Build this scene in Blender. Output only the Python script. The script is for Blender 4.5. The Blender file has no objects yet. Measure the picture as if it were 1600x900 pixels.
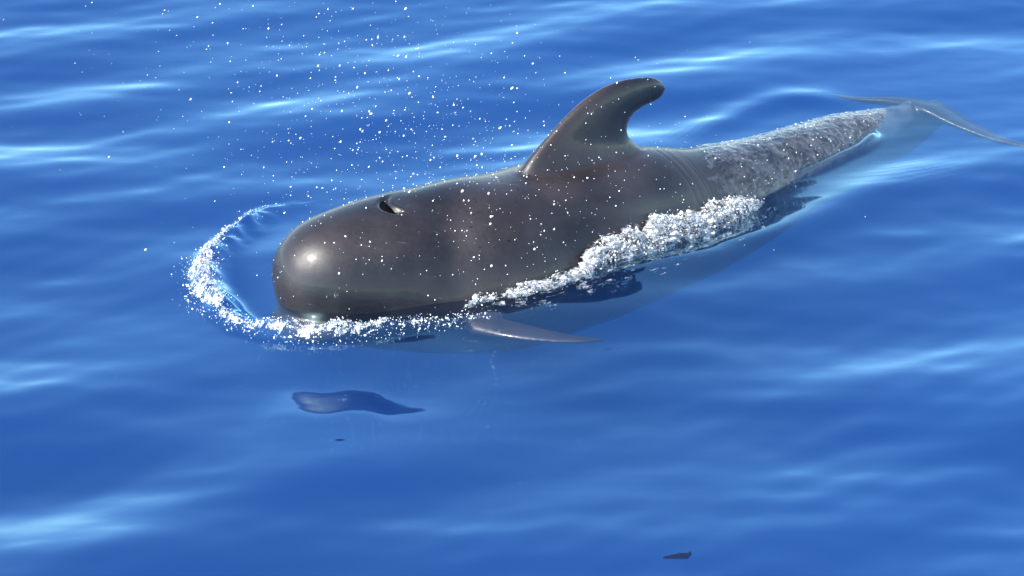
import bpy, bmesh, math, random
import numpy as np
from mathutils import Vector
from mathutils.bvhtree import BVHTree

sc = bpy.context.scene
col = sc.collection
rng = np.random.default_rng(11)
random.seed(4)

# ------------------------------------------------------------------ camera
CAM_D, CAM_P = 14.0, math.radians(24.5)
cam_d = bpy.data.cameras.new('camera')
cam_d.sensor_width = 36.0
cam_d.lens = 4620.0 / 1600.0 * 36.0
cam_d.clip_start = 0.1
cam_d.clip_end = 5000.0
cam = bpy.data.objects.new('camera', cam_d)
col.objects.link(cam)
cam.location = (0.0, -CAM_D * math.cos(CAM_P), CAM_D * math.sin(CAM_P))
cam.rotation_euler = (math.pi / 2 - CAM_P, 0.0, 0.0)
sc.camera = cam

# ------------------------------------------------------------------ sky, sun, exposure
SUN = Vector((-0.535, -0.425, 0.730)).normalized()      # towards the sun
SUN_EL = math.asin(SUN.z)
world = bpy.data.worlds.new('World')
sc.world = world
world.use_nodes = True
wn = world.node_tree.nodes
wl = world.node_tree.links
bg = wn['Background']
sky = wn.new('ShaderNodeTexSky')
sky.sky_type = 'NISHITA'
sky.sun_disc = False
sky.sun_elevation = SUN_EL
sky.sun_rotation = math.atan2(SUN.x, SUN.y)
sky.altitude = 1200.0
sky.air_density = 1.0
sky.dust_density = 0.0
sky.ozone_density = 1.6
wl.new(sky.outputs[0], bg.inputs[0])
bg.inputs[1].default_value = 0.15

sun_d = bpy.data.lights.new('sun', 'SUN')
sun_d.energy = 4.6
sun_d.angle = math.radians(0.55)
sun_d.color = (1.0, 0.95, 0.87)
sun = bpy.data.objects.new('sun', sun_d)
col.objects.link(sun)
sun.rotation_euler = SUN.to_track_quat('Z', 'Y').to_euler()
sun.location = SUN * 40

sc.view_settings.view_transform = 'Standard'
sc.view_settings.look = 'None'
sc.view_settings.exposure = 1.2
sc.view_settings.gamma = 1.0
sc.view_settings.use_curve_mapping = False
sc.render.engine = 'CYCLES'
cy = sc.cycles
cy.use_denoising = True
cy.max_bounces = 6
cy.diffuse_bounces = 3
cy.glossy_bounces = 4
cy.transmission_bounces = 6
cy.volume_bounces = 2
cy.transparent_max_bounces = 16
cy.sample_clamp_indirect = 6.0

# ------------------------------------------------------------------ helpers
def tag(o, label=None, cat=None, group=None, kind=None):
    if label: o['label'] = label
    if cat: o['category'] = cat
    if group: o['group'] = group
    if kind: o['kind'] = kind
    return o

def mesh_np(name, verts, faces, mat=None, smooth=True):
    """verts (n,3), faces (m,3|4) arrays -> mesh"""
    me = bpy.data.meshes.new(name)
    verts = np.asarray(verts, np.float32)
    faces = np.asarray(faces, np.int32)
    k = faces.shape[1]
    me.vertices.add(len(verts))
    me.vertices.foreach_set('co', verts.ravel())
    me.loops.add(faces.size)
    me.loops.foreach_set('vertex_index', faces.ravel())
    me.polygons.add(len(faces))
    me.polygons.foreach_set('loop_start', np.arange(0, faces.size, k, dtype=np.int32))
    me.polygons.foreach_set('loop_total', np.full(len(faces), k, np.int32))
    me.update(calc_edges=True)
    me.validate()
    if smooth:
        me.polygons.foreach_set('use_smooth', np.ones(len(me.polygons), bool))
    if mat: me.materials.append(mat)
    return me

def link(name, me, parent=None):
    o = bpy.data.objects.new(name, me)
    col.objects.link(o)
    if parent: o.parent = parent
    return o

def new_mat(name):
    m = bpy.data.materials.new(name)
    m.use_nodes = True
    nt = m.node_tree
    nt.nodes.clear()
    out = nt.nodes.new('ShaderNodeOutputMaterial')
    return m, nt, out

def N(nt, kind, **kw):
    n = nt.nodes.new(kind)
    for k, v in kw.items():
        if hasattr(n, k): setattr(n, k, v)
        else: n.inputs[k].default_value = v
    return n

def pchip(ST, t):
    """monotone cubic through rows of ST at ground distance t"""
    d = np.r_[0, np.cumsum(np.linalg.norm(np.diff(ST[:, :2], axis=0), axis=1))]
    h = np.diff(d)[:, None]
    dl = np.diff(ST, axis=0) / h
    m = np.zeros_like(ST)
    for i in range(1, len(d) - 1):
        w1 = 2 * h[i] + h[i - 1]; w2 = h[i] + 2 * h[i - 1]
        a, b = dl[i - 1], dl[i]
        with np.errstate(all='ignore'):
            m[i] = np.where(a * b > 0, (w1 + w2) / (w1 / a + w2 / b), 0)
    m[0] = dl[0]; m[-1] = dl[-1]
    t = np.asarray(t) * d[-1]
    i = np.clip(np.searchsorted(d, t, side='right') - 1, 0, len(d) - 2)
    hh = (d[i + 1] - d[i])[:, None]
    u = (t - d[i])[:, None] / hh
    return ((2*u**3-3*u**2+1)*ST[i] + (u**3-2*u**2+u)*hh*m[i]
            + (-2*u**3+3*u**2)*ST[i+1] + (u**3-u**2)*hh*m[i+1])

def smooth_line(pts, n=200):
    P = np.asarray(pts, float)
    d = np.r_[0, np.cumsum(np.linalg.norm(np.diff(P[:, :2], axis=0), axis=1))]
    m = np.gradient(P, d, axis=0)
    t = np.linspace(0, d[-1], n)
    i = np.clip(np.searchsorted(d, t, side='right') - 1, 0, len(d) - 2)
    hh = (d[i+1]-d[i])[:, None]; u = (t-d[i])[:, None]/hh
    return ((2*u**3-3*u**2+1)*P[i] + (u**3-2*u**2+u)*hh*m[i]
            + (-2*u**3+3*u**2)*P[i+1] + (u**3-u**2)*hh*m[i+1])

def sstep(a, b, x):
    if np.ndim(a) == 0 and a > b: return 1 - sstep(b, a, x)
    t = np.clip((x - a) / (b - a), 0, 1)
    return t * t * (3 - 2 * t)

# cheap value noise in 3d, several octaves
_perm = np.random.default_rng(3).random((64, 64, 64))
def vnoise(p):
    p = np.asarray(p, float)
    i = np.floor(p).astype(int); f = p - i
    f = f * f * (3 - 2 * f)
    r = 0
    for dx in (0, 1):
        for dy in (0, 1):
            for dz in (0, 1):
                w = (f[..., 0] if dx else 1-f[..., 0]) * (f[..., 1] if dy else 1-f[..., 1]) * (f[..., 2] if dz else 1-f[..., 2])
                r = r + w * _perm[(i[..., 0]+dx) % 64, (i[..., 1]+dy) % 64, (i[..., 2]+dz) % 64]
    return r * 2 - 1
def fbm(p, o=3):
    r = 0; a = 1.0
    for k in range(o):
        r = r + a * vnoise(np.asarray(p) * 2**k + 17.3 * k); a *= .5
    return r

# ------------------------------------------------------------------ materials
def schlick(nt, normal, f0):
    """reflectance that is the same from both sides of the surface"""
    L = nt.links.new
    g = N(nt, 'ShaderNodeNewGeometry')
    dt = N(nt, 'ShaderNodeVectorMath', operation='DOT_PRODUCT')
    L(g.outputs['Incoming'], dt.inputs[0]); L(normal, dt.inputs[1])
    ab = N(nt, 'ShaderNodeMath', operation='ABSOLUTE'); L(dt.outputs['Value'], ab.inputs[0])
    om = N(nt, 'ShaderNodeMath', operation='SUBTRACT', use_clamp=True); om.inputs[0].default_value = 1.0; L(ab.outputs[0], om.inputs[1])
    pw = N(nt, 'ShaderNodeMath', operation='POWER'); L(om.outputs[0], pw.inputs[0]); pw.inputs[1].default_value = 5.0
    ma = N(nt, 'ShaderNodeMath', operation='MULTIPLY_ADD'); L(pw.outputs[0], ma.inputs[0])
    ma.inputs[1].default_value = 1 - f0; ma.inputs[2].default_value = f0
    return ma.outputs[0]

def mat_water():
    m, nt, out = new_mat('sea_water')
    L = nt.links.new
    tc = N(nt, 'ShaderNodeNewGeometry')
    mp = N(nt, 'ShaderNodeMapping')
    mp.inputs['Rotation'].default_value = (0, 0, math.radians(-23))
    mp.inputs['Scale'].default_value = (1.0, 1.7, 1.0)
    L(tc.outputs['Position'], mp.inputs[0])
    nz = N(nt, 'ShaderNodeTexNoise', Scale=3.2, Detail=1.5, Roughness=0.4)
    L(mp.outputs[0], nz.inputs['Vector'])
    bp = N(nt, 'ShaderNodeBump', Strength=0.16, Distance=0.02)
    L(nz.outputs[0], bp.inputs['Height'])
    refl = schlick(nt, bp.outputs[0], 0.15)
    tr = N(nt, 'ShaderNodeBsdfTransparent')
    gl = N(nt, 'ShaderNodeBsdfGlossy', Roughness=0.06)
    gl.inputs['Color'].default_value = (0.58, 0.90, 1.0, 1)
    L(bp.outputs[0], gl.inputs['Normal'])
    mx = N(nt, 'ShaderNodeMixShader')
    L(refl, mx.inputs[0]); L(tr.outputs[0], mx.inputs[1]); L(gl.outputs[0], mx.inputs[2])
    L(mx.outputs[0], out.inputs['Surface'])
    v = N(nt, 'ShaderNodeVolumePrincipled')
    v.inputs['Color'].default_value = (0.011, 0.088, 0.37, 1)
    v.inputs['Absorption Color'].default_value = (0, 0, 0, 1)
    v.inputs['Density'].default_value = 0.42
    v.inputs['Anisotropy'].default_value = -0.3
    L(v.outputs[0], out.inputs['Volume'])
    return m

def mat_skin():
    m, nt, out = new_mat('wet_whale_skin')
    L = nt.links.new
    tc = N(nt, 'ShaderNodeTexCoord')
    nz = N(nt, 'ShaderNodeTexNoise', Scale=1.9, Detail=6.0, Roughness=0.55)
    L(tc.outputs['Object'], nz.inputs['Vector'])
    cr = N(nt, 'ShaderNodeValToRGB')
    cr.color_ramp.elements[0].position = 0.38
    cr.color_ramp.elements[0].color = (0.005, 0.0038, 0.0042, 1)
    cr.color_ramp.elements[1].position = 0.64
    cr.color_ramp.elements[1].color = (0.029, 0.0205, 0.0198, 1)
    L(nz.outputs[0], cr.inputs[0])
    base_col = cr
    # fine streaky scratches along the body
    mp = N(nt, 'ShaderNodeMapping')
    mp.inputs['Rotation'].default_value = (0, 0, math.radians(-40))
    mp.inputs['Scale'].default_value = (3, 60, 40)
    L(tc.outputs['Object'], mp.inputs[0])
    n2 = N(nt, 'ShaderNodeTexNoise', Scale=1.0, Detail=4.0, Roughness=0.6)
    L(mp.outputs[0], n2.inputs['Vector'])
    n3 = N(nt, 'ShaderNodeTexNoise', Scale=45.0, Detail=3.0)
    L(tc.outputs['Object'], n3.inputs['Vector'])
    ad = N(nt, 'ShaderNodeMath', operation='ADD')
    L(n2.outputs[0], ad.inputs[0]); L(n3.outputs[0], ad.inputs[1])
    bp = N(nt, 'ShaderNodeBump', Strength=0.05, Distance=0.01)
    L(ad.outputs[0], bp.inputs['Height'])
    pb = N(nt, 'ShaderNodeBsdfPrincipled')
    sr = N(nt, 'ShaderNodeMapRange')
    sr.inputs['From Min'].default_value = 0.66; sr.inputs['From Max'].default_value = 0.74; sr.inputs['To Max'].default_value = 0.6
    L(n2.outputs[0], sr.inputs[0])
    mc = N(nt, 'ShaderNodeMix', data_type='RGBA')
    L(sr.outputs[0], mc.inputs[0]); L(base_col.outputs[0], mc.inputs[6]); mc.inputs[7].default_value = (0.075, 0.062, 0.058, 1)
    L(mc.outputs[2], pb.inputs['Base Color'])
    rr = N(nt, 'ShaderNodeMapRange')
    rr.inputs['From Min'].default_value = 0.3; rr.inputs['From Max'].default_value = 0.7
    rr.inputs['To Min'].default_value = 0.42; rr.inputs['To Max'].default_value = 0.52
    L(n3.outputs[0], rr.inputs[0]); L(rr.outputs[0], pb.inputs['Roughness'])
    pb.inputs['IOR'].default_value = 1.45
    pb.inputs['Specular IOR Level'].default_value = 0.6
    pb.inputs['Coat Weight'].default_value = 0.35
    pb.inputs['Coat Roughness'].default_value = 0.1
    pb.inputs['Coat IOR'].default_value = 1.45
    L(bp.outputs[0], pb.inputs['Normal'])
    L(pb.outputs[0], out.inputs['Surface'])
    return m

def mat_plain(name, colr, rough=0.5, spec=0.5):
    m, nt, out = new_mat(name)
    pb = N(nt, 'ShaderNodeBsdfPrincipled')
    nz = N(nt, 'ShaderNodeTexNoise', Scale=18.0, Detail=3.0)
    cr = N(nt, 'ShaderNodeValToRGB')
    cr.color_ramp.elements[0].color = tuple(c * .7 for c in colr) + (1,)
    cr.color_ramp.elements[1].color = tuple(min(1, c * 1.3) for c in colr) + (1,)
    nt.links.new(nz.outputs[0], cr.inputs[0])
    nt.links.new(cr.outputs[0], pb.inputs['Base Color'])
    pb.inputs['Roughness'].default_value = rough
    pb.inputs['Specular IOR Level'].default_value = spec
    nt.links.new(pb.outputs[0], out.inputs['Surface'])
    return m

def mat_drops(name, clear=0.35, warm=0.0):
    """water beads: each island somewhere between opaque white and clear bead"""
    m, nt, out = new_mat(name)
    L = nt.links.new
    g = N(nt, 'ShaderNodeNewGeometry')
    wh = N(nt, 'ShaderNodeBsdfPrincipled')
    wh.inputs['Base Color'].default_value = (0.86, 0.87, 0.88, 1)  # foam's own white; on clear drops it paints in the sun's glint
    wh.inputs['Roughness'].default_value = 0.25
    tr = N(nt, 'ShaderNodeBsdfTransparent')
    gl = N(nt, 'ShaderNodeBsdfGlossy', Roughness=0.12)
    mx = N(nt, 'ShaderNodeMixShader'); mx.inputs[0].default_value = 0.3
    L(tr.outputs[0], mx.inputs[1]); L(gl.outputs[0], mx.inputs[2])
    st = N(nt, 'ShaderNodeMapRange')
    st.inputs['From Min'].default_value = clear - 0.25; st.inputs['From Max'].default_value = clear + 0.3
    L(g.outputs['Random Per Island'], st.inputs[0])
    m2 = N(nt, 'ShaderNodeMixShader')
    L(st.outputs[0], m2.inputs[0]); L(mx.outputs[0], m2.inputs[1]); L(wh.outputs[0], m2.inputs[2])
    L(m2.outputs[0], out.inputs['Surface'])
    return m

def mat_film(name, opacity=0.25, scale=30.0, bump=0.8):
    """aerated turbulent water: clear, glossy, with milky bubbles"""
    m, nt, out = new_mat(name)
    L = nt.links.new
    tc = N(nt, 'ShaderNodeTexCoord')
    n1 = N(nt, 'ShaderNodeTexNoise', Scale=scale, Detail=5.0, Roughness=0.65)
    L(tc.outputs['Object'], n1.inputs['Vector'])
    n2 = N(nt, 'ShaderNodeTexNoise', Scale=scale * 0.35, Detail=4.0, Roughness=0.6)
    L(tc.outputs['Object'], n2.inputs['Vector'])
    bp = N(nt, 'ShaderNodeBump', Strength=bump, Distance=0.015)
    L(n1.outputs[0], bp.inputs['Height'])
    gl = N(nt, 'ShaderNodeBsdfGlossy', Roughness=0.14)
    L(bp.outputs[0], gl.inputs['Normal'])
    tr = N(nt, 'ShaderNodeBsdfTransparent')
    wh = N(nt, 'ShaderNodeBsdfPrincipled')
    wh.inputs['Base Color'].default_value = (0.72, 0.75, 0.78, 1)
    wh.inputs['Roughness'].default_value = 0.4
    L(bp.outputs[0], wh.inputs['Normal'])
    refl = schlick(nt, bp.outputs[0], 0.03)
    mu = N(nt, 'ShaderNodeMath', operation='MULTIPLY')
    L(n1.outputs[0], mu.inputs[0]); L(n2.outputs[0], mu.inputs[1])
    mr = N(nt, 'ShaderNodeMapRange')
    mr.inputs['From Min'].default_value = 0.20; mr.inputs['From Max'].default_value = 0.36
    mr.inputs['To Max'].default_value = min(1.0, opacity * 3)
    L(mu.outputs[0], mr.inputs[0])
    m1 = N(nt, 'ShaderNodeMixShader')
    L(mr.outputs[0], m1.inputs[0]); L(tr.outputs[0], m1.inputs[1]); L(wh.outputs[0], m1.inputs[2])
    m2 = N(nt, 'ShaderNodeMixShader')
    L(refl, m2.inputs[0]); L(m1.outputs[0], m2.inputs[1]); L(gl.outputs[0], m2.inputs[2])
    L(m2.outputs[0], out.inputs['Surface'])
    return m

WATER = mat_water(); SKIN = mat_skin()
FOAM = mat_drops('sunlit_foam', 0.3); SPRAY = mat_drops('spray_drops', 0.3)
FROTH = mat_film('white_froth', 0.36, 55); FILM = mat_film('aerated_water', 0.17); TAILFILM = mat_film('tail_water_film', 0.03, 24, 0.3)
HOLE = mat_plain('blowhole_dark', (0.002, 0.0015, 0.0015), 0.8, 0.05)
FLECK = mat_plain('fleck_dark', (0.004, 0.008, 0.03), 0.6, 0.2)

# ------------------------------------------------------------------ whale axis (world metres)
# x, y, centre height, half width, half height above, half height below
ST = np.array([
    (-1.095,-0.20, 0.10,0.012,0.012,0.012),
    (-1.08, -0.193,0.10,0.10, 0.11, 0.13),
    (-1.025,-0.165,0.095,0.19,0.205,0.21),
    (-0.92, -0.11, 0.085,0.275,0.282,0.28),
    (-0.74, -0.02, 0.065,0.345,0.338,0.34),
    (-0.45, 0.115, 0.035,0.415,0.395,0.40),
    (-0.10, 0.30,  0.0,  0.475,0.425,0.43),
    (0.25,  0.58, -0.02, 0.455,0.425,0.44),
    (0.60,  0.88, -0.05, 0.385,0.40, 0.42),
    (1.00,  1.21, -0.08, 0.285,0.30, 0.36),
    (1.40,  1.62, -0.09,0.235, 0.23, 0.28),
    (1.80,  2.10, -0.135,0.185, 0.185, 0.19),
    (2.15,  2.48, -0.17, 0.12, 0.135, 0.14),
    (2.37,  2.62, -0.13, 0.065, 0.08,0.07),
])
AX = pchip(ST, np.linspace(0, 1, 400))
AXT = np.gradient(AX[:, :2], axis=0); AXT /= np.linalg.norm(AXT, axis=1)[:, None]

# ------------------------------------------------------------------ the sea's height
wv = []
r2 = np.random.default_rng(21)
for k in range(46):
    lam = 0.5 * (2.4 / 0.5) ** r2.random()
    ang = math.radians(108 + r2.normal(0, 20))
    amp = lam * (0.0021 if lam < 0.7 else 0.0026 if lam < 1.5 else 0.0021)
    wv.append((2 * math.pi / lam * math.cos(ang), 2 * math.pi / lam * math.sin(ang), amp, r2.random() * 6.283))

BOW = smooth_line([(-1.10,1.02),(-1.245,0.93),(-1.315,0.767),(-1.405,0.56),(-1.465,0.33),(-1.475,0.09),(-1.385,-0.20),
                   (-1.26,-0.43),(-1.06,-0.56),(-0.88,-0.61),(-0.70,-0.58),(-0.45,-0.51),(-0.26,-0.43),(-0.10,-0.37)], 300)
TAIL_NEAR = smooth_line([(0.98,0.93),(1.31,1.28),(1.55,1.44),(1.72,1.62),(1.87,1.80),(1.93,1.97),(1.90,2.10)], 160)
TAIL_FAR = smooth_line([(0.88,1.82),(1.13,2.14),(1.31,2.35),(1.52,2.50),(1.80,2.47),(1.93,2.36)], 160)
WAKE = smooth_line([(0.20,-0.10),(0.60,0.10),(1.00,0.34),(1.50,0.80),(1.95,1.20),(2.4,1.5)], 160)

def near_line(x, y, line):
    """distance, parameter 0..1 and side sign of the nearest point on a polyline"""
    d = np.full(x.shape, 1e9); ti = np.zeros(x.shape, int)
    for i in range(len(line)):
        q = (x - line[i, 0])**2 + (y - line[i, 1])**2
        m = q < d
        d[m] = q[m]; ti[m] = i
    tg = np.gradient(line[:, :2], axis=0); tg /= np.linalg.norm(tg, axis=1)[:, None]
    s = np.sign(tg[ti, 0] * (y - line[ti, 1]) - tg[ti, 1] * (x - line[ti, 0]))
    return np.sqrt(d), ti / (len(line) - 1), s

for k in range(34):
    lam = 0.18 * (0.5 / 0.18) ** r2.random()
    ang = math.radians(106 + r2.normal(0, 24))
    wv.append((2 * math.pi / lam * math.cos(ang), 2 * math.pi / lam * math.sin(ang), lam * 0.0010, r2.random() * 6.283))

RINGS = [(0.50, -0.045, 0.050), (0.445, -0.165, 0.045)]
def sea_h(x, y):
    x = np.asarray(x, float); y = np.asarray(y, float)
    base = np.zeros_like(x)
    for kx, ky, a, ph in wv:
        base += a * np.sin(kx * x + ky * y + ph)
    r = np.hypot(x, y)
    base *= (1.0 + 0.26*sstep(-0.6, -1.6, y) - 0.12*sstep(1.5, 3.0, y)) / (1.0 + (r / 60.0)**2)
    loc = (x > -3.0) & (x < 4.2) & (y > -3.2) & (y < 4.6)
    base *= 1 - 0.85*np.exp(-(((x + 0.6)/0.7)**4 + ((y + 1.2)/0.75)**4))
    base *= 1 - 0.6*np.exp(-(((x - 0.4)/0.6)**4 + ((y + 1.8)/0.5)**4))
    h = base
    if loc.any():
        X, Y = x[loc], y[loc]
        hb = base[loc].copy()
        # calmer right against the animal
        d, t, s = near_line(X, Y, AX[::3])
        calm = sstep(0.2, 1.1, d)
        hb *= 0.35 + 0.65 * calm
        # bow wave (left side of the line = inside, towards the head)
        d, t, s = near_line(X, Y, BOW)
        A = 0.058 * sstep(0.0, 0.18, t) * (1 - sstep(0.72, 1.0, t)) + 0.004
        jag = 1 + 0.35 * fbm(np.stack([X * 9, Y * 9, 0 * X], -1), 3)
        wd = np.where(s > 0, 0.085, 0.042)
        hb += A * np.exp(-(d / wd)**2) * jag
        ins = (s > 0)
        hb += np.where(ins, -0.022 * np.exp(-((d - 0.16) / 0.07)**2) + 0.010 * np.exp(-((d - 0.29) / 0.06)**2), 0) * sstep(0.25, .5, t) * (1 - sstep(.7, .95, t))
        # ridges beside the tail stock
        d, t, s = near_line(X, Y, TAIL_NEAR)
        e = sstep(0, .25, t) * (1 - sstep(.85, 1, t))
        hb += e * np.where(s > 0, 0.035 * np.exp(-(d / .075)**2), 0.035 * np.exp(-(d / .03)**2)) - e * np.where(s > 0, .02 * np.exp(-((d - .15) / .07)**2), 0)
        d, t, s = near_line(X, Y, TAIL_FAR)
        e = sstep(0, .3, t) * (1 - sstep(.7, 1, t))
        hb += e * (0.026 * np.exp(-(d / np.where(s > 0, .14, .10))**2))
        d, t, s = near_line(X, Y, WAKE)
        e = sstep(0, .3, t) * (1 - sstep(.7, 1, t))
        hb += e * 0.05 * np.exp(-(d / np.where(s > 0, .22, .16))**2)
        for cx, cy_, rr in RINGS:
            q = np.hypot(X - cx, Y - cy_)
            hb += 0.0022 * np.cos((q - rr) * 2 * math.pi / 0.03) * np.exp(-((q - rr) / .022)**2)
        # trough before the head: its far side faces the sky, its near side mirrors the head
        v = Y - 0.02*(X + 0.62) + 0.075*sstep(-.64, -.50, X) + .018*np.sin(X*21)*sstep(-.6, -.75, X)
        wx = np.exp(-((X + 0.66)/0.42)**4)
        hb += wx*((0.031 - .014*sstep(-.66, -.46, X))*sstep(-1.06, -1.40, v)*sstep(-2.6, -1.42, v) + 0.036*sstep(-1.06, -0.5, v)*sstep(1.2, 0.0, v))
        hb += 0.042*np.exp(-((X - 0.35)/0.55)**4)*sstep(-0.98, -0.35, Y)*sstep(0.7, 0.0, Y)
        hb += 0.03*np.exp(-((X - 0.05)/0.6)**4)*sstep(-0.64, -0.26, Y)*sstep(0.6, 0.0, Y)
        # ease back to the open waves at the border of this patch
        h[loc] = hb
    return h

# ------------------------------------------------------------------ sea: one closed body of water out to the horizon
def axis_coords(a, b, step, far, n):
    mid = np.arange(a, b + step * .5, step)
    g = np.geomspace(step, far, n)
    hi = b + np.cumsum(np.diff(np.r_[0, g]) * 1.0 + step)
    lo = a - np.cumsum(np.diff(np.r_[0, g]) * 1.0 + step)
    return np.r_[lo[::-1], mid, hi]
xs = axis_coords(-3.6, 3.6, 0.0115, 1800, 70)
ys = axis_coords(-3.2, 4.6, 0.0125, 1800, 70)
GX, GY = np.meshgrid(xs, ys)
GZ = sea_h(GX.ravel(), GY.ravel())
nx, ny = len(xs), len(ys)
V = np.stack([GX.ravel(), GY.ravel(), GZ], 1)
idx = np.arange(nx * ny).reshape(ny, nx)
F = np.stack([idx[:-1, :-1], idx[:-1, 1:], idx[1:, 1:], idx[1:, :-1]], -1).reshape(-1, 4)
cr4 = [idx[0, 0], idx[0, -1], idx[-1, -1], idx[-1, 0]]
nb = len(V)
low = V[cr4].copy(); low[:, 2] = -60.0
V = np.r_[V, low]
skirt = np.array([(cr4[k], nb + k, nb + (k + 1) % 4, cr4[(k + 1) % 4]) for k in range(4)] + [(nb + 3, nb + 2, nb + 1, nb)])
sea_me = bpy.data.meshes.new('sea')
allq = np.r_[F, skirt]
loops = allq.ravel().astype(np.int32)
ls = (np.arange(len(allq)) * 4).astype(np.int32)
lt = np.full(len(allq), 4, np.int32)
sea_me.vertices.add(len(V)); sea_me.vertices.foreach_set('co', V.astype(np.float32).ravel())
sea_me.loops.add(len(loops)); sea_me.loops.foreach_set('vertex_index', loops)
sea_me.polygons.add(len(ls)); sea_me.polygons.foreach_set('loop_start', ls); sea_me.polygons.foreach_set('loop_total', lt)
sea_me.update(calc_edges=True)
sm = np.ones(len(ls), bool); sm[len(F):] = False
sea_me.polygons.foreach_set('use_smooth', sm)
sea_me.materials.append(WATER)
sea = tag(link('sea', sea_me), 'deep blue sea water with long soft swell', None, None, 'structure')

# ------------------------------------------------------------------ whale: one continuous body
def grid_faces(n, m, closed=True, off=0):
    f = []
    for i in range(n - 1):
        for j in range(m if closed else m - 1):
            j2 = (j + 1) % m
            f.append((off + i*m + j, off + (i+1)*m + j, off + (i+1)*m + j2, off + i*m + j2))
    return f

def add_loft(VV, FF, rings):
    """closed loft with fan caps; rings: list of (m,3)"""
    off = len(VV); m = len(rings[0]); n = len(rings)
    for r in rings: VV.extend([tuple(p) for p in r])
    FF.extend(grid_faces(n, m, True, off))
    a = len(VV); VV.append(tuple(np.mean(rings[0], 0))); b = len(VV); VV.append(tuple(np.mean(rings[-1], 0)))
    for j in range(m):
        j2 = (j + 1) % m
        FF.append((a, off + j, off + j2)); FF.append((b, off + (n-1)*m + j2, off + (n-1)*m + j))

VV, FF = [], []
tt = np.linspace(0, 1, 170)**1.6
S = pchip(ST, tt)
tan = np.gradient(S[:, :2], axis=0); tan /= np.linalg.norm(tan, axis=1)[:, None]
nl = np.stack([tan[:, 1], -tan[:, 0]], 1)
th = np.linspace(0, 2*math.pi, 72, endpoint=False)
c_, s_ = np.cos(th), np.sin(th)
rings = []
for i in range(len(S)):
    x, y, z, w, hu, hd = S[i]
    r = np.stack([x + nl[i, 0]*w*c_, y + nl[i, 1]*w*c_, z + np.where(s_ > 0, hu, hd)*s_], 1)
    rings.append(r)
add_loft(VV, FF, rings)

# dorsal fin: outline in the body's vertical plane, along a (backwards) and z
FO = np.array([0.33, 0.655, 0.0]); FA = np.array([0.77, 0.638, 0.0]); FA /= np.linalg.norm(FA); FN = np.array([FA[1], -FA[0], 0])
lead = smooth_line([(-0.47,0.30),(-0.40,0.40),(-0.325,0.475),(-0.228,0.545),(-0.108,0.625),(0.014,0.687),(0.137,0.722),(0.262,0.733),(0.388,0.724),(0.485,0.70),(0.535,0.665),(0.548,0.635)], 46)
trail = smooth_line([(0.50,0.24),(0.42,0.33),(0.345,0.392),(0.300,0.44),(0.292,0.495),(0.322,0.546),(0.391,0.573),(0.46,0.579),(0.51,0.585),(0.542,0.603),(0.550,0.618),(0.549,0.634)], 46)
fr = []
ph = np.linspace(0, 2*math.pi, 28, endpoint=False)
for i in range(46):
    a, b = lead[i], trail[i]
    mid = (a + b)/2; hv = (a - b)/2
    u = i / 45
    thick = 0.055 * (1-u)**0.8 + 0.017 + 0.12 * max(0, 1 - u/0.36)**2
    if u > .9: thick *= max(.35, math.sqrt(max(0.0, 1-((u-.9)/.1)**2)))
    cc = np.cos(ph); ss = np.sin(ph)
    prof = np.sign(ss)*np.abs(ss)**0.9
    p2 = mid[None] + hv[None]*cc[:, None]
    fr.append(FO[None] + FA[None]*p2[:, 0:1] + np.array([0, 0, 1.0])[None]*p2[:, 1:2] + FN[None]*(thick*prof)[:, None])
add_loft(VV, FF, fr)

def blade(line, chord_dir, widths, thick_dir, thicks, m=20):
    """flattened limb: centre line, chord direction per station"""
    line = np.asarray(line, float); R = []
    q = np.linspace(0, 2*math.pi, m, endpoint=False)
    for i in range(len(line)):
        cd = np.asarray(chord_dir[i] if np.ndim(chord_dir) > 1 else chord_dir, float); cd = cd/np.linalg.norm(cd)
        td = np.asarray(thick_dir, float); td = td/np.linalg.norm(td)
        R.append(line[i][None] + cd[None]*(widths[i]*np.cos(q))[:, None] + td[None]*(thicks[i]*np.sin(q))[:, None])
    add_loft(VV, FF, R)

# left flipper, held back under the water; right one mirrored about the axis
fl = smooth_line([(-0.22,-0.17,-0.085),(-0.06,-0.27,-0.08),(0.07,-0.335,-0.075),(0.19,-0.38,-0.075),(0.31,-0.41,-0.075),(0.43,-0.41,-0.075)], 30)
u = np.linspace(0, 1, 30)
fw_ = 0.13*(1-u**1.5) + 0.006
blade(fl, (-0.25, 1.0, 0.0), fw_, (0, 0, 1), 0.034*(1-u)+0.011)
axp = np.array([-0.10, 0.30]); axd = np.array([0.80, 0.60])
def mir(p):
    v = np.array(p[:2]) - axp
    w = 2*(v@axd)*axd - v
    return (axp[0]+w[0], axp[1]+w[1], p[2])
blade([mir(p) for p in fl], (0.89, 0.45, 0.0), fw_, (0, 0, 1), 0.034*(1-u)+0.011)

# flukes, one blade from tip to tip with a notch behind
back = np.array([0.66, 0.75, 0.0])
flk = smooth_line([(1.732, 2.856, -0.14), (1.926, 2.743, -0.115), (2.137, 2.69, -0.1), (2.336, 2.572, -0.095), (2.471, 2.388, -0.12), (2.607, 2.234, -0.145), (2.835, 2.062, -0.165)], 61)
uu = np.linspace(-1, 1, 61)
fwid = 0.17*(1-np.abs(uu))**0.85 + 0.014
flk = flk + back[None]*(0.02 + 0.10*np.abs(uu)**1.5)[:, None]
blade(flk, (0.63, 0.72, -0.32), fwid, (0.22, 0.25, 0.95), 0.028*(1-np.abs(uu)) + 0.011)

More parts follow.
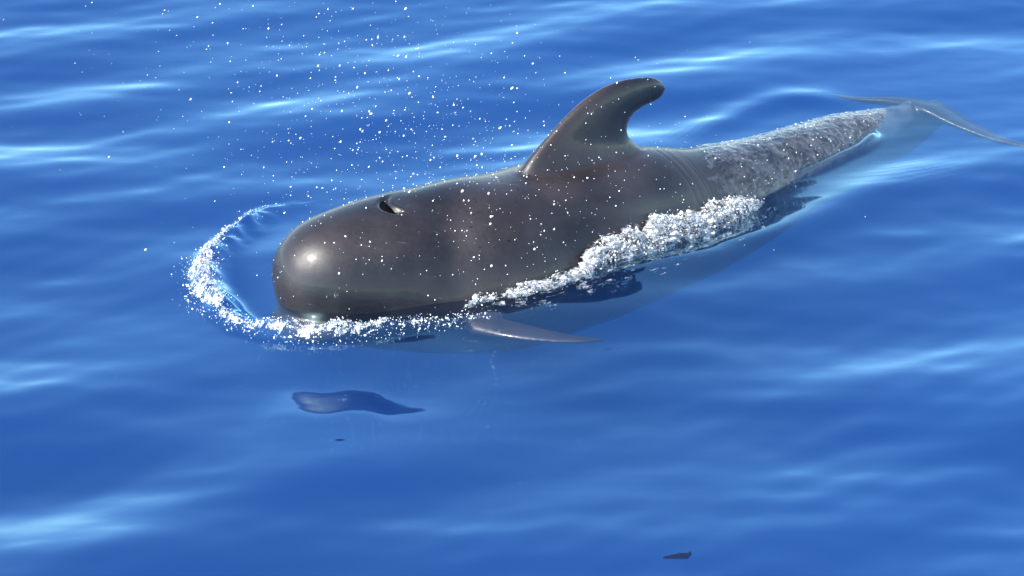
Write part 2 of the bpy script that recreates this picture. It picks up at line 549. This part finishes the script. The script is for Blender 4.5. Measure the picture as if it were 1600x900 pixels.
# lower lip under the melon
R = []
for i, a in enumerate(np.linspace(-1, 1, 24)):
    rr = math.sqrt(max(1e-4, 1-a*a))
    cen = np.array([-0.92, -0.155, -0.08]) + np.array([0.85, 0.52, 0])*0.20*a
    R.append(cen[None] + np.array([0.52, -0.85, 0])[None]*(0.235*rr*c_)[:, None] + np.array([0, 0, 1.0])[None]*(0.09*rr*s_)[:, None])
add_loft(VV, FF, R)

tmp_me = bpy.data.meshes.new('tmp')
tmp_me.from_pydata(VV, [], FF); tmp_me.update()
bm = bmesh.new(); bm.from_mesh(tmp_me)
bmesh.ops.recalc_face_normals(bm, faces=bm.faces)
bm.to_mesh(tmp_me); bm.free()
tmp = bpy.data.objects.new('tmp', tmp_me); col.objects.link(tmp)
rm = tmp.modifiers.new('r', 'REMESH'); rm.mode = 'VOXEL'; rm.voxel_size = 0.0085; rm.use_smooth_shade = True
s1 = tmp.modifiers.new('s', 'SMOOTH'); s1.factor = 0.5; s1.iterations = 14
dg = bpy.context.evaluated_depsgraph_get()
me = bpy.data.meshes.new_from_object(tmp.evaluated_get(dg))
bpy.data.objects.remove(tmp); bpy.data.meshes.remove(tmp_me)
co = np.empty(len(me.vertices)*3, np.float32); me.vertices.foreach_get('co', co); co = co.reshape(-1, 3).astype(float)
nm = np.empty(len(me.vertices)*3, np.float32); me.vertices.foreach_get('normal', nm); nm = nm.reshape(-1, 3).astype(float)

# blowhole: a transverse crescent pit on the crown
BH = np.array([-0.592, 0.012, 0.425]); BT = np.array([0.50, -0.866, 0]); BA = np.array([0.866, 0.50, 0])
v = co - BH; lt_ = v@BT; la = v@BA - 1.6*(v@BT)**2 * 4
topm = (nm[:, 2] > 0.3) & (co[:, 2] > 0.2)
pit = np.exp(-((lt_/0.080)**4)) * np.exp(-((la/0.024)**2)) * topm
rimb = np.exp(-((lt_/0.060)**4)) * (np.exp(-(((la-0.036)/0.016)**2))*1.0 + np.exp(-(((la+0.034)/0.018)**2))*.5) * topm
dip = np.exp(-(lt_/0.12)**2) * np.exp(-((la-0.10)/0.07)**2) * topm
co += nm * (-0.030*pit + 0.0035*rimb - 0.008*dip)[:, None]
# soft muscle undulation, plus a few skin folds behind the dorsal fin
dax = (co[:, 0]-0.33)*FA[0] + (co[:, 1]-0.655)*FA[1]
fold = np.zeros(len(co))
for p0, w0 in ((0.50, .007), (0.545, .006), (0.60, .008), (0.625, .006)):
    fold += np.exp(-((dax + 0.25*(co[:, 2]-.2) - p0)/w0)**2)
fold *= sstep(0.0, 0.12, co[:, 2]) * (np.abs(dax-.56) < .15)
co += nm * (0.008*fbm(co*2.3, 2) - 0.0010*fold)[:, None]
# form of the animal: slack neck behind the melon, shoulder edge under the dorsal fin
ki = np.zeros(len(co), int); kd = np.full(len(co), 1e9)
for k in range(0, 400, 2):
    q = (co[:, 0]-AX[k, 0])**2 + (co[:, 1]-AX[k, 1])**2
    m = q < kd; kd[m] = q[m]; ki[m] = k
lat = (co[:, 0]-AX[ki, 0])*AXT[ki, 1] - (co[:, 1]-AX[ki, 1])*AXT[ki, 0]
thv = np.degrees(np.arctan2((co[:, 2]-AX[ki, 2])/AX[ki, 4], lat/AX[ki, 3]))
sx = AX[ki, 0] + ((co[:, 0]-AX[ki, 0])*AXT[ki, 0] + (co[:, 1]-AX[ki, 1])*AXT[ki, 1])*AXT[ki, 0]
onb = (co[:, 2] < .44) & (np.abs(lat) < AX[ki, 3]*1.06)
neck = np.exp(-((sx + 0.42 - 0.002*(thv-45))/0.13)**2) * sstep(-20, 20, thv) * sstep(100, 60, thv)
edge = 38 + 14*np.exp(-((sx-0.05)/.25)**2)
shelf = sstep(edge+7, edge-9, thv) * sstep(-50, -5, thv) * sstep(-0.20, 0.05, sx) * sstep(1.0, 0.3, sx)
co += nm * (onb*(-0.028*neck - 0.028*shelf + 0.0*sstep(edge+34, edge+10, thv)*sstep(edge-8, edge+8, thv)*sstep(-.2, .1, sx)*sstep(.9, .5, sx)))[:, None]
# mouth crease below the melon
me.vertices.foreach_set('co', co.astype(np.float32).ravel())
me.polygons.foreach_set('use_smooth', np.ones(len(me.polygons), bool))
me.update()
me.name = 'pilot_whale'
me.materials.clear(); me.materials.append(SKIN)
whale = tag(link('pilot_whale', me), 'dark grey brown whale with rounded head and hooked dorsal fin at the surface', 'whale')
poly = np.array([p.vertices[:] for p in me.polygons], int)
bvh = BVHTree.FromPolygons([tuple(p) for p in co], poly.tolist())

# near-black slab in the pit, colour standing in for the hole's inner shade
hv_, hf_ = [], []
for i in range(21):
    u = -1 + i/10
    w = 0.022*math.sqrt(max(0, 1-u*u)) + 0.0005
    c0 = BH + BT*u*0.072 + BA*(5.0*(u*0.072)**2)
    for sgn in (-1, 1):
        p = c0 + BA*sgn*w
        hit = bvh.ray_cast(Vector((p[0], p[1], 2.0)), Vector((0, 0, -1)))[0]
        hv_.append((p[0], p[1], hit.z + 0.002)); 
nq = 21
hv_ += [(a, b, c-0.012) for a, b, c in hv_]
for i in range(nq-1):
    a = 2*i
    hf_.append((a, a+2, a+3, a+1)); o2 = 2*nq
    hf_.append((o2+a, o2+a+1, o2+a+3, o2+a+2))
    hf_.append((a, o2+a, o2+a+2, a+2)); hf_.append((a+1, a+3, o2+a+3, o2+a+1))
hf_.append((0, 1, 2*nq+1, 2*nq)); e_ = 2*nq-2; hf_.append((e_+1, e_, 2*nq+e_, 2*nq+e_+1))
link('blowhole', mesh_np('blowhole', hv_, hf_, HOLE), whale)['label'] = 'open dark crescent blowhole on top of the head'

# ------------------------------------------------------------------ beads: lumps, drops, froth
def ico(sub=1):
    b = bmesh.new(); bmesh.ops.create_icosphere(b, subdivisions=sub, radius=1.0)
    v = np.array([x.co[:] for x in b.verts]); f = np.array([[q.index for q in p.verts] for p in b.faces]); b.free()
    return v, f
ICO0 = ico(1)
ICO1 = ico(2)
def beads(name, P, R, mat, stretch=1.5, axis=None, base=ICO0, rough=0.25):
    """one mesh of many small drops; P (n,3), R (n,)"""
    P = np.asarray(P); R = np.asarray(R); n = len(P)
    bv, bf = base
    a = rng.normal(size=(n, 3)) if axis is None else np.asarray(axis)[None] + 0.35*rng.normal(size=(n, 3))
    a /= np.linalg.norm(a, axis=1)[:, None]
    st = 1 + (stretch-1)*rng.random(n)
    vv = bv[None] * (1 + rough*(rng.random((n, len(bv), 1))-.5)*2)
    dot = (vv * a[:, None, :]).sum(-1, keepdims=True)
    vv = vv + a[:, None, :]*dot*(st[:, None, None]-1)
    vv = vv*R[:, None, None] + P[:, None, :]
    ff = bf[None] + (np.arange(n)*len(bv))[:, None, None]
    return link(name, mesh_np(name, vv.reshape(-1, 3), ff.reshape(-1, 3), mat))

def line_pts(line, n, dens):
    """random params along a line with density function dens(t)"""
    t = rng.random(n*6); t = t[rng.random(len(t)) < dens(t)][:n]
    i = (t*(len(line)-1)).astype(int)
    tg = np.gradient(line[:, :2], axis=0); tg /= np.linalg.norm(tg, axis=1)[:, None]
    return t, line[i, :2], np.stack([-tg[i, 1], tg[i, 0]], 1)

# froth along the breaking crest of the bow wave: a ragged lacy sheet with loose beads round it
def ragged(name, G, keep, mat):
    nu, nv = G.shape[:2]
    gi = np.arange(nu*nv).reshape(nu, nv)
    q = np.stack([gi[:-1, :-1], gi[1:, :-1], gi[1:, 1:], gi[:-1, 1:]], -1).reshape(-1, 4)
    k = keep[:-1, :-1].ravel()
    q = q[k]
    ids, inv = np.unique(q, return_inverse=True)
    return link(name, mesh_np(name, G.reshape(-1, 3)[ids], inv.reshape(-1, 4), mat))
NU, NW = 1100, 46
tu = np.linspace(0, 1, NU)
bl = np.stack([np.interp(tu*(len(BOW)-1), np.arange(len(BOW)), BOW[:, k]) for k in range(2)], 1)
bt = np.gradient(bl, axis=0); bt /= np.linalg.norm(bt, axis=1)[:, None]
bn = np.stack([-bt[:, 1], bt[:, 0]], 1)
bw = np.interp(tu, [0, .10, .24, .34, .44, .52, .62, .72, .82, .92, 1], [.004, .008, .022, .050, .042, .018, .013, .022, .022, .014, .01])
wob = .012*fbm(np.stack([tu*38, 0*tu, 0*tu], -1), 3)
ww = np.linspace(-1, 1, NW)
xy = bl[:, None] + bn[:, None]*((ww[None]*bw[:, None]*1.2 + wob[:, None]*.8 - .012))[..., None]
hh = sea_h(xy[..., 0].ravel(), xy[..., 1].ravel()).reshape(NU, NW)
c3 = np.concatenate([xy, 0*xy[..., :1]], -1)
lace = fbm(c3*np.array([34, 34, 1]), 4)*.55 + fbm(c3*np.array([85, 85, 1])+9, 2)*.45
prof = 1 - ww[None]**2
dn_ = np.interp(tu, [0, .10, .22, .32, .46, .56, .66, .78, .9, 1], [-.9, -.5, -.1, .35, .35, .12, .12, -.05, -.3, -.6])
keep = lace + 1.1*(prof-.62) + dn_[:, None] > 0
BZ = hh + .003 + np.clip(lace + .6, 0, 2)*.009*prof + .004*fbm(c3*150, 2)
BG = np.concatenate([xy, BZ[..., None]], -1)
tag(ragged('bow_wave_foam', BG, keep, FROTH), 'white lacy foam line on the curved bow wave around the head', 'foam', None, 'stuff')

def dens(t): return np.clip(np.interp(t, [0, .16, .24, .34, .46, .55, .66, .76, .85, .95, 1], [0, .1, .5, 1, 1, .6, .8, .9, .6, .5, .2]), 0, 1)
t, p, n_ = line_pts(BOW, 1900, dens)
wid = np.interp(t, [0, .2, .34, .46, .55, .66, .78, .9, 1], [.01, .025, .05, .045, .022, .03, .04, .03, .03])
off = rng.normal(0, 1, len(t))*wid - .016
xy = p + n_*off[:, None]
z = sea_h(xy[:, 0], xy[:, 1]) + np.abs(rng.normal(0, .008, len(t)))
rad = np.clip(np.exp(rng.normal(math.log(.0014), .6, len(t))), .0007, .005)
tag(beads('bow_wave_droplets', np.c_[xy, z], rad, FOAM, 2.4), 'tiny droplets thrown off the foam line of the bow wave', 'droplets', None, 'stuff')

# ------------------------------------------------------------------ turbulent water climbing the near flank
# where it meets the skin (axis x-position, angle round the body from the waterline up) and reaches out on the sea
SPK = np.array([
    # along x of axis, angle deg (0 = side, 90 = top), reach out on water
    (-0.42, 2, 0.05), (-0.22, 7, 0.07), (-0.05, 13, 0.08), (0.12, 20, 0.09), (0.30, 25, 0.10),
    (0.48, 27, 0.12), (0.66, 26, 0.14), (0.82, 25, 0.15), (0.93, 25, 0.13), (1.02, 20, 0.10), (1.09, 8, 0.06), (1.14, -8, 0.03)])
_sx = np.linspace(SPK[0, 0], SPK[-1, 0], 220)
SP = np.stack([_sx, np.interp(_sx, SPK[:, 0], SPK[:, 1]), np.interp(_sx, SPK[:, 0], SPK[:, 2])], 1)
def body_at(ax_x, ang):
    i = np.clip(np.searchsorted(S[:, 0], ax_x), 1, len(S)-1)
    x, y, z, w, hu, hd = S[i].T
    c, s = np.cos(ang), np.sin(ang)
    return np.stack([x + nl[i, 0]*w*c, y + nl[i, 1]*w*c, z + np.where(s > 0, hu, hd)*s], -1), np.stack([nl[i, 0]*c, nl[i, 1]*c, s], -1)
NU, NVv = 420, 90
su = np.linspace(0, 1, NU)
ii = su*(len(SP)-1)
sp = np.stack([np.interp(ii, np.arange(len(SP)), SP[:, k]) for k in range(3)], 1)
ang0 = np.radians(sp[:, 1] + 5*fbm(np.stack([su*22, 0*su, 0*su], -1), 3))
top, ntop = body_at(sp[:, 0], ang0)
wl_, nwl = body_at(sp[:, 0], np.radians(np.full(NU, 3.0)))
G = np.zeros((NU, NVv, 3))
endf = np.minimum(sstep(0, .12, su), 1-sstep(.88, 1, su))
for j in range(NVv):
    v = j/(NVv-1)
    a = ang0*(1-v) + np.radians(-12)*v
    b, nb_ = body_at(sp[:, 0], a)
    outw = np.stack([nwl[:, 0], nwl[:, 1], 0*su], -1)
    puff = (0.05*math.sin(math.pi*min(1, v*1.15)**.6)*(1-v*.5))*endf
    reach = sp[:, 2]*v**1.6
    q = b + nb_*(puff-.012*(1-v)**6)[:, None] + outw*reach[:, None]
    G[:, j] = q
nzv = fbm(G*13, 4)*.5 + .35*np.abs(fbm(G*26+5, 3))
vv_ = np.linspace(0, 1, NVv)[None]
amp = 0.040*np.clip(np.sin(math.pi*np.clip(vv_*1.25+.06, 0, 1))**.7, 0, 1)*endf[:, None]
gn = np.cross(np.gradient(G, axis=0), np.gradient(G, axis=1)); gn /= np.linalg.norm(gn, axis=-1, keepdims=True)+1e-9
outw = np.stack([nwl[:, 0], nwl[:, 1], 0*su+.6], -1)
gn *= np.sign((gn*outw[:, None]).sum(-1))[..., None]
G += gn*(nzv*amp)[..., None]
hz = sea_h(G[..., 0].ravel(), G[..., 1].ravel()).reshape(NU, NVv)
lowk = sstep(.55, 1, vv_)
G[..., 2] = G[..., 2]*(1-lowk) + lowk*np.minimum(G[..., 2], hz-.006)
gi = np.arange(NU*NVv).reshape(NU, NVv)
gf = np.stack([gi[:-1, :-1], gi[1:, :-1], gi[1:, 1:], gi[:-1, 1:]], -1).reshape(-1, 4)
above = (G[..., 2] > hz - .010)
gf = gf[above[:-1, :-1].ravel()]
ids, inv = np.unique(gf, return_inverse=True)
tag(link('flank_splash', mesh_np('flank_splash', G.reshape(-1, 3)[ids], inv.reshape(-1, 4), FILM)), 'grey churning sheet of water along the near flank of the whale', 'splash', None, 'stuff')

# torn white froth on it, thick along its upper edge, thin threads below
rid = 1 - np.abs(fbm(G*np.array([24, 24, 30]), 3)) * 1.6
fine = fbm(G*75 + 3, 2)
cut = np.interp(np.linspace(0, 1, NVv), [0, .04, .16, .35, .6, .8, 1], [.36, .28, .66, .88, 1.0, 1.15, 1.6])
alongk = np.interp(su, [0, .06, .25, .55, .75, .93, 1], [.0, -.15, -.12, .0, .06, .0, -.4])
keep = rid + .35*fine + alongk[:, None] > cut[None]
tag(ragged('flank_froth', G + gn*(.004 + .008*np.clip(rid, 0, 1))[..., None], keep, FROTH), 'torn white froth along the top of the churning water on the flank', 'foam', None, 'stuff')

# loose beads round it
nB = 1900
iu = rng.random(nB*3); vsel = np.abs(rng.normal(0, .30, nB*3))
wgt = np.interp(iu, [0, .1, .3, .55, .7, .85, 1], [.55, .5, .7, .9, 1, 1, .4])*(.35+.65*(fbm(np.stack([iu*40, vsel*16, 0*iu], -1), 2) > -.1))
kp = (rng.random(nB*3) < wgt) & (vsel < .92)
iu, vsel = iu[kp][:nB], vsel[kp][:nB]
pa = G[(iu*(NU-1)).astype(int), (vsel*(NVv-1)).astype(int)] + rng.normal(0, .004, (len(iu), 3))
na = gn[(iu*(NU-1)).astype(int), (vsel*(NVv-1)).astype(int)]
lift = np.abs(rng.normal(0, .008, len(iu)))*(vsel < .35)
pa = pa + na*lift[:, None] + np.array([0, 0, 1.0])*lift[:, None]
ok = pa[:, 2] > sea_h(pa[:, 0], pa[:, 1])-.002
rad = np.clip(np.exp(rng.normal(math.log(.0016), .6, len(iu))), .0012, .010)
tag(beads('flank_droplets', pa[ok], rad[ok], FOAM, 2.0), 'glittering loose droplets tumbling down beside the whale flank', 'droplets', None, 'stuff')

# ------------------------------------------------------------------ broken film of water over the tail stock
fc = co[poly].mean(1)
fn = nm[poly].mean(1)
flow = np.stack([dax[poly].mean(1)*14, fc[:, 2]*40, (fc[:, 0]-fc[:, 1])*26], -1)
sel = (fc[:, 0] > 0.95) & (fc[:, 0] < 2.2) & (fc[:, 1] > 0.9) & (fc[:, 1] < 2.55) & (fc[:, 2] > -0.10) & (dax[poly].mean(1) - .14*fbm(flow, 3) - .35*(fc[:, 2]-.12) > .70)
sel &= fbm(flow*1.7 + 4, 3) > -.75 + .5*sstep(.95, .72, dax[poly].mean(1))
ids, inv = np.unique(poly[sel], return_inverse=True)
cf = co[ids]; nf = nm[ids]
ed = sstep(.66, .95, dax[ids] + .10*fbm(cf*9, 3) - .35*(cf[:, 2]-.12)) * sstep(-.07, .02, cf[:, 2])
up_ = sstep(-.1, .3, nf[:, 2] + .4)
fl2 = np.stack([dax[ids]*16, cf[:, 2]*44, (cf[:, 0]-cf[:, 1])*30], -1)
nzz = np.abs(fbm(fl2, 3))*.7 + .25*fbm(cf*50, 2)
cf = cf + nf*((.001 + ed*(.003 + .008*nzz))*up_)[:, None]
tag(link('tail_water_film', mesh_np('tail_water_film', cf, inv.reshape(-1, 4), TAILFILM)), 'broken film of water washing over the whale tail stock', 'water film', None, 'stuff')

gk = np.where((ed > .6) & (nf[:, 2] > 0) & (cf[:, 2] > .0))[0]
gk = rng.choice(gk, 220)
rad = np.clip(np.exp(rng.normal(math.log(.0015), .5, len(gk))), .0008, .005)
tag(beads('tail_droplets', cf[gk] + nf[gk]*.003, rad, FOAM, 2.0), 'fine glinting droplets on the washed tail stock behind the fin', 'droplets', None, 'stuff')

# ------------------------------------------------------------------ spray in the air round the head, drops on the skin
def inside_ok(P):
    z = sea_h(P[:, 0], P[:, 1])
    k = P[:, 2] > z + .01
    for i in range(len(P)):
        if k[i]:
            hit, n, _, d = bvh.find_nearest(Vector(P[i]))
            if (Vector(P[i])-hit).dot(n) < 0: k[i] = False
    return k
nS = 560
P = np.r_[rng.normal((-0.55, 0.20, 0.62), (0.42, 0.34, 0.30), (nS, 3)),
          rng.normal((-0.88, 0.60, 0.95), (0.60, 0.45, 0.40), (560, 3)),
          rng.normal((-0.2, 0.1, 0.62), (0.45, 0.30, 0.22), (300, 3)),
          rng.normal((0.45, 0.2, 0.45), (0.45, 0.28, 0.14), (70, 3))]
P = P[inside_ok(P)]
rad = np.clip(np.exp(rng.normal(math.log(.0014), .58, len(P))), .0010, .0048)
tag(beads('spray', P, rad, SPRAY, 1.9, axis=(0.5, 0.2, 0.75), base=ICO1, rough=.06), 'fine white spray droplets flying in the air around the whale head', 'spray', None, 'stuff')

# drops clinging to the wet skin
vi = rng.choice(len(co), 60000)
pk = (co[vi, 2] > .05) & (nm[vi, 2] > -.2) & (rng.random(60000) < np.interp(co[vi, 0], [-1.1, -.6, .2, .5, .9, 1.2], [.02, .028, .024, .012, .008, 0]))
vi = vi[pk]
rad = np.clip(np.exp(rng.normal(math.log(.0020), .5, len(vi))), .0014, .007)
tag(beads('skin_droplets', co[vi] + nm[vi]*rad[:, None]*.4, rad, SPRAY, 1.7, base=ICO0, rough=.1), 'small bright water drops clinging to the dark whale skin', 'droplets', None, 'stuff')

# ------------------------------------------------------------------ small flat dark flecks on the water
def fleck(outline, loc, rot, scale, label, depth=-.002):
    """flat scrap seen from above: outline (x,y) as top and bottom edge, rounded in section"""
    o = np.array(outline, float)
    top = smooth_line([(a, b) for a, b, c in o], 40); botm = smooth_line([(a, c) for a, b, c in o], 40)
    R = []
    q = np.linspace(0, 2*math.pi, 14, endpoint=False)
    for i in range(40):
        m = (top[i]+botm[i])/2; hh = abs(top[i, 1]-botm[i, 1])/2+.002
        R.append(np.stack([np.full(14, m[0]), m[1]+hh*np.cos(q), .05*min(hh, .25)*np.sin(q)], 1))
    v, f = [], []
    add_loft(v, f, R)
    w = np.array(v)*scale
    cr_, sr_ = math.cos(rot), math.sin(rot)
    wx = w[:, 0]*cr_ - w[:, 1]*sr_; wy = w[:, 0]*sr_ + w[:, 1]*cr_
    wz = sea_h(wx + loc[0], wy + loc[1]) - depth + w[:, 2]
    me = bpy.data.meshes.new('dark_fleck'); me.from_pydata(np.stack([wx, wy, wz], 1).tolist(), [], f); me.update()
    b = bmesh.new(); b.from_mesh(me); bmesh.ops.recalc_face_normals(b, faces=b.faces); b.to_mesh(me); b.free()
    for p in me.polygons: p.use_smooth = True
    me.materials.append(FLECK)
    ob = link('dark_fleck', me)
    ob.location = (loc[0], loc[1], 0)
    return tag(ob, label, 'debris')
fleck([(0, .0, -.06), (.3, .12, -.12), (.7, .2, -.15), (.85, .18, -.15), (1.0, .3, .08)], (0.595, -2.60), 0.05, 0.112, 'small dark scrap with a notched right end near the bottom edge')
fleck([(0, .0, -.02), (.3, .12, -.12), (.6, .12, -.14), (1.0, .03, .0)], (-0.75, -1.635), 0.05, 0.045, 'tiny dark oval speck on the water in front of the whale head')
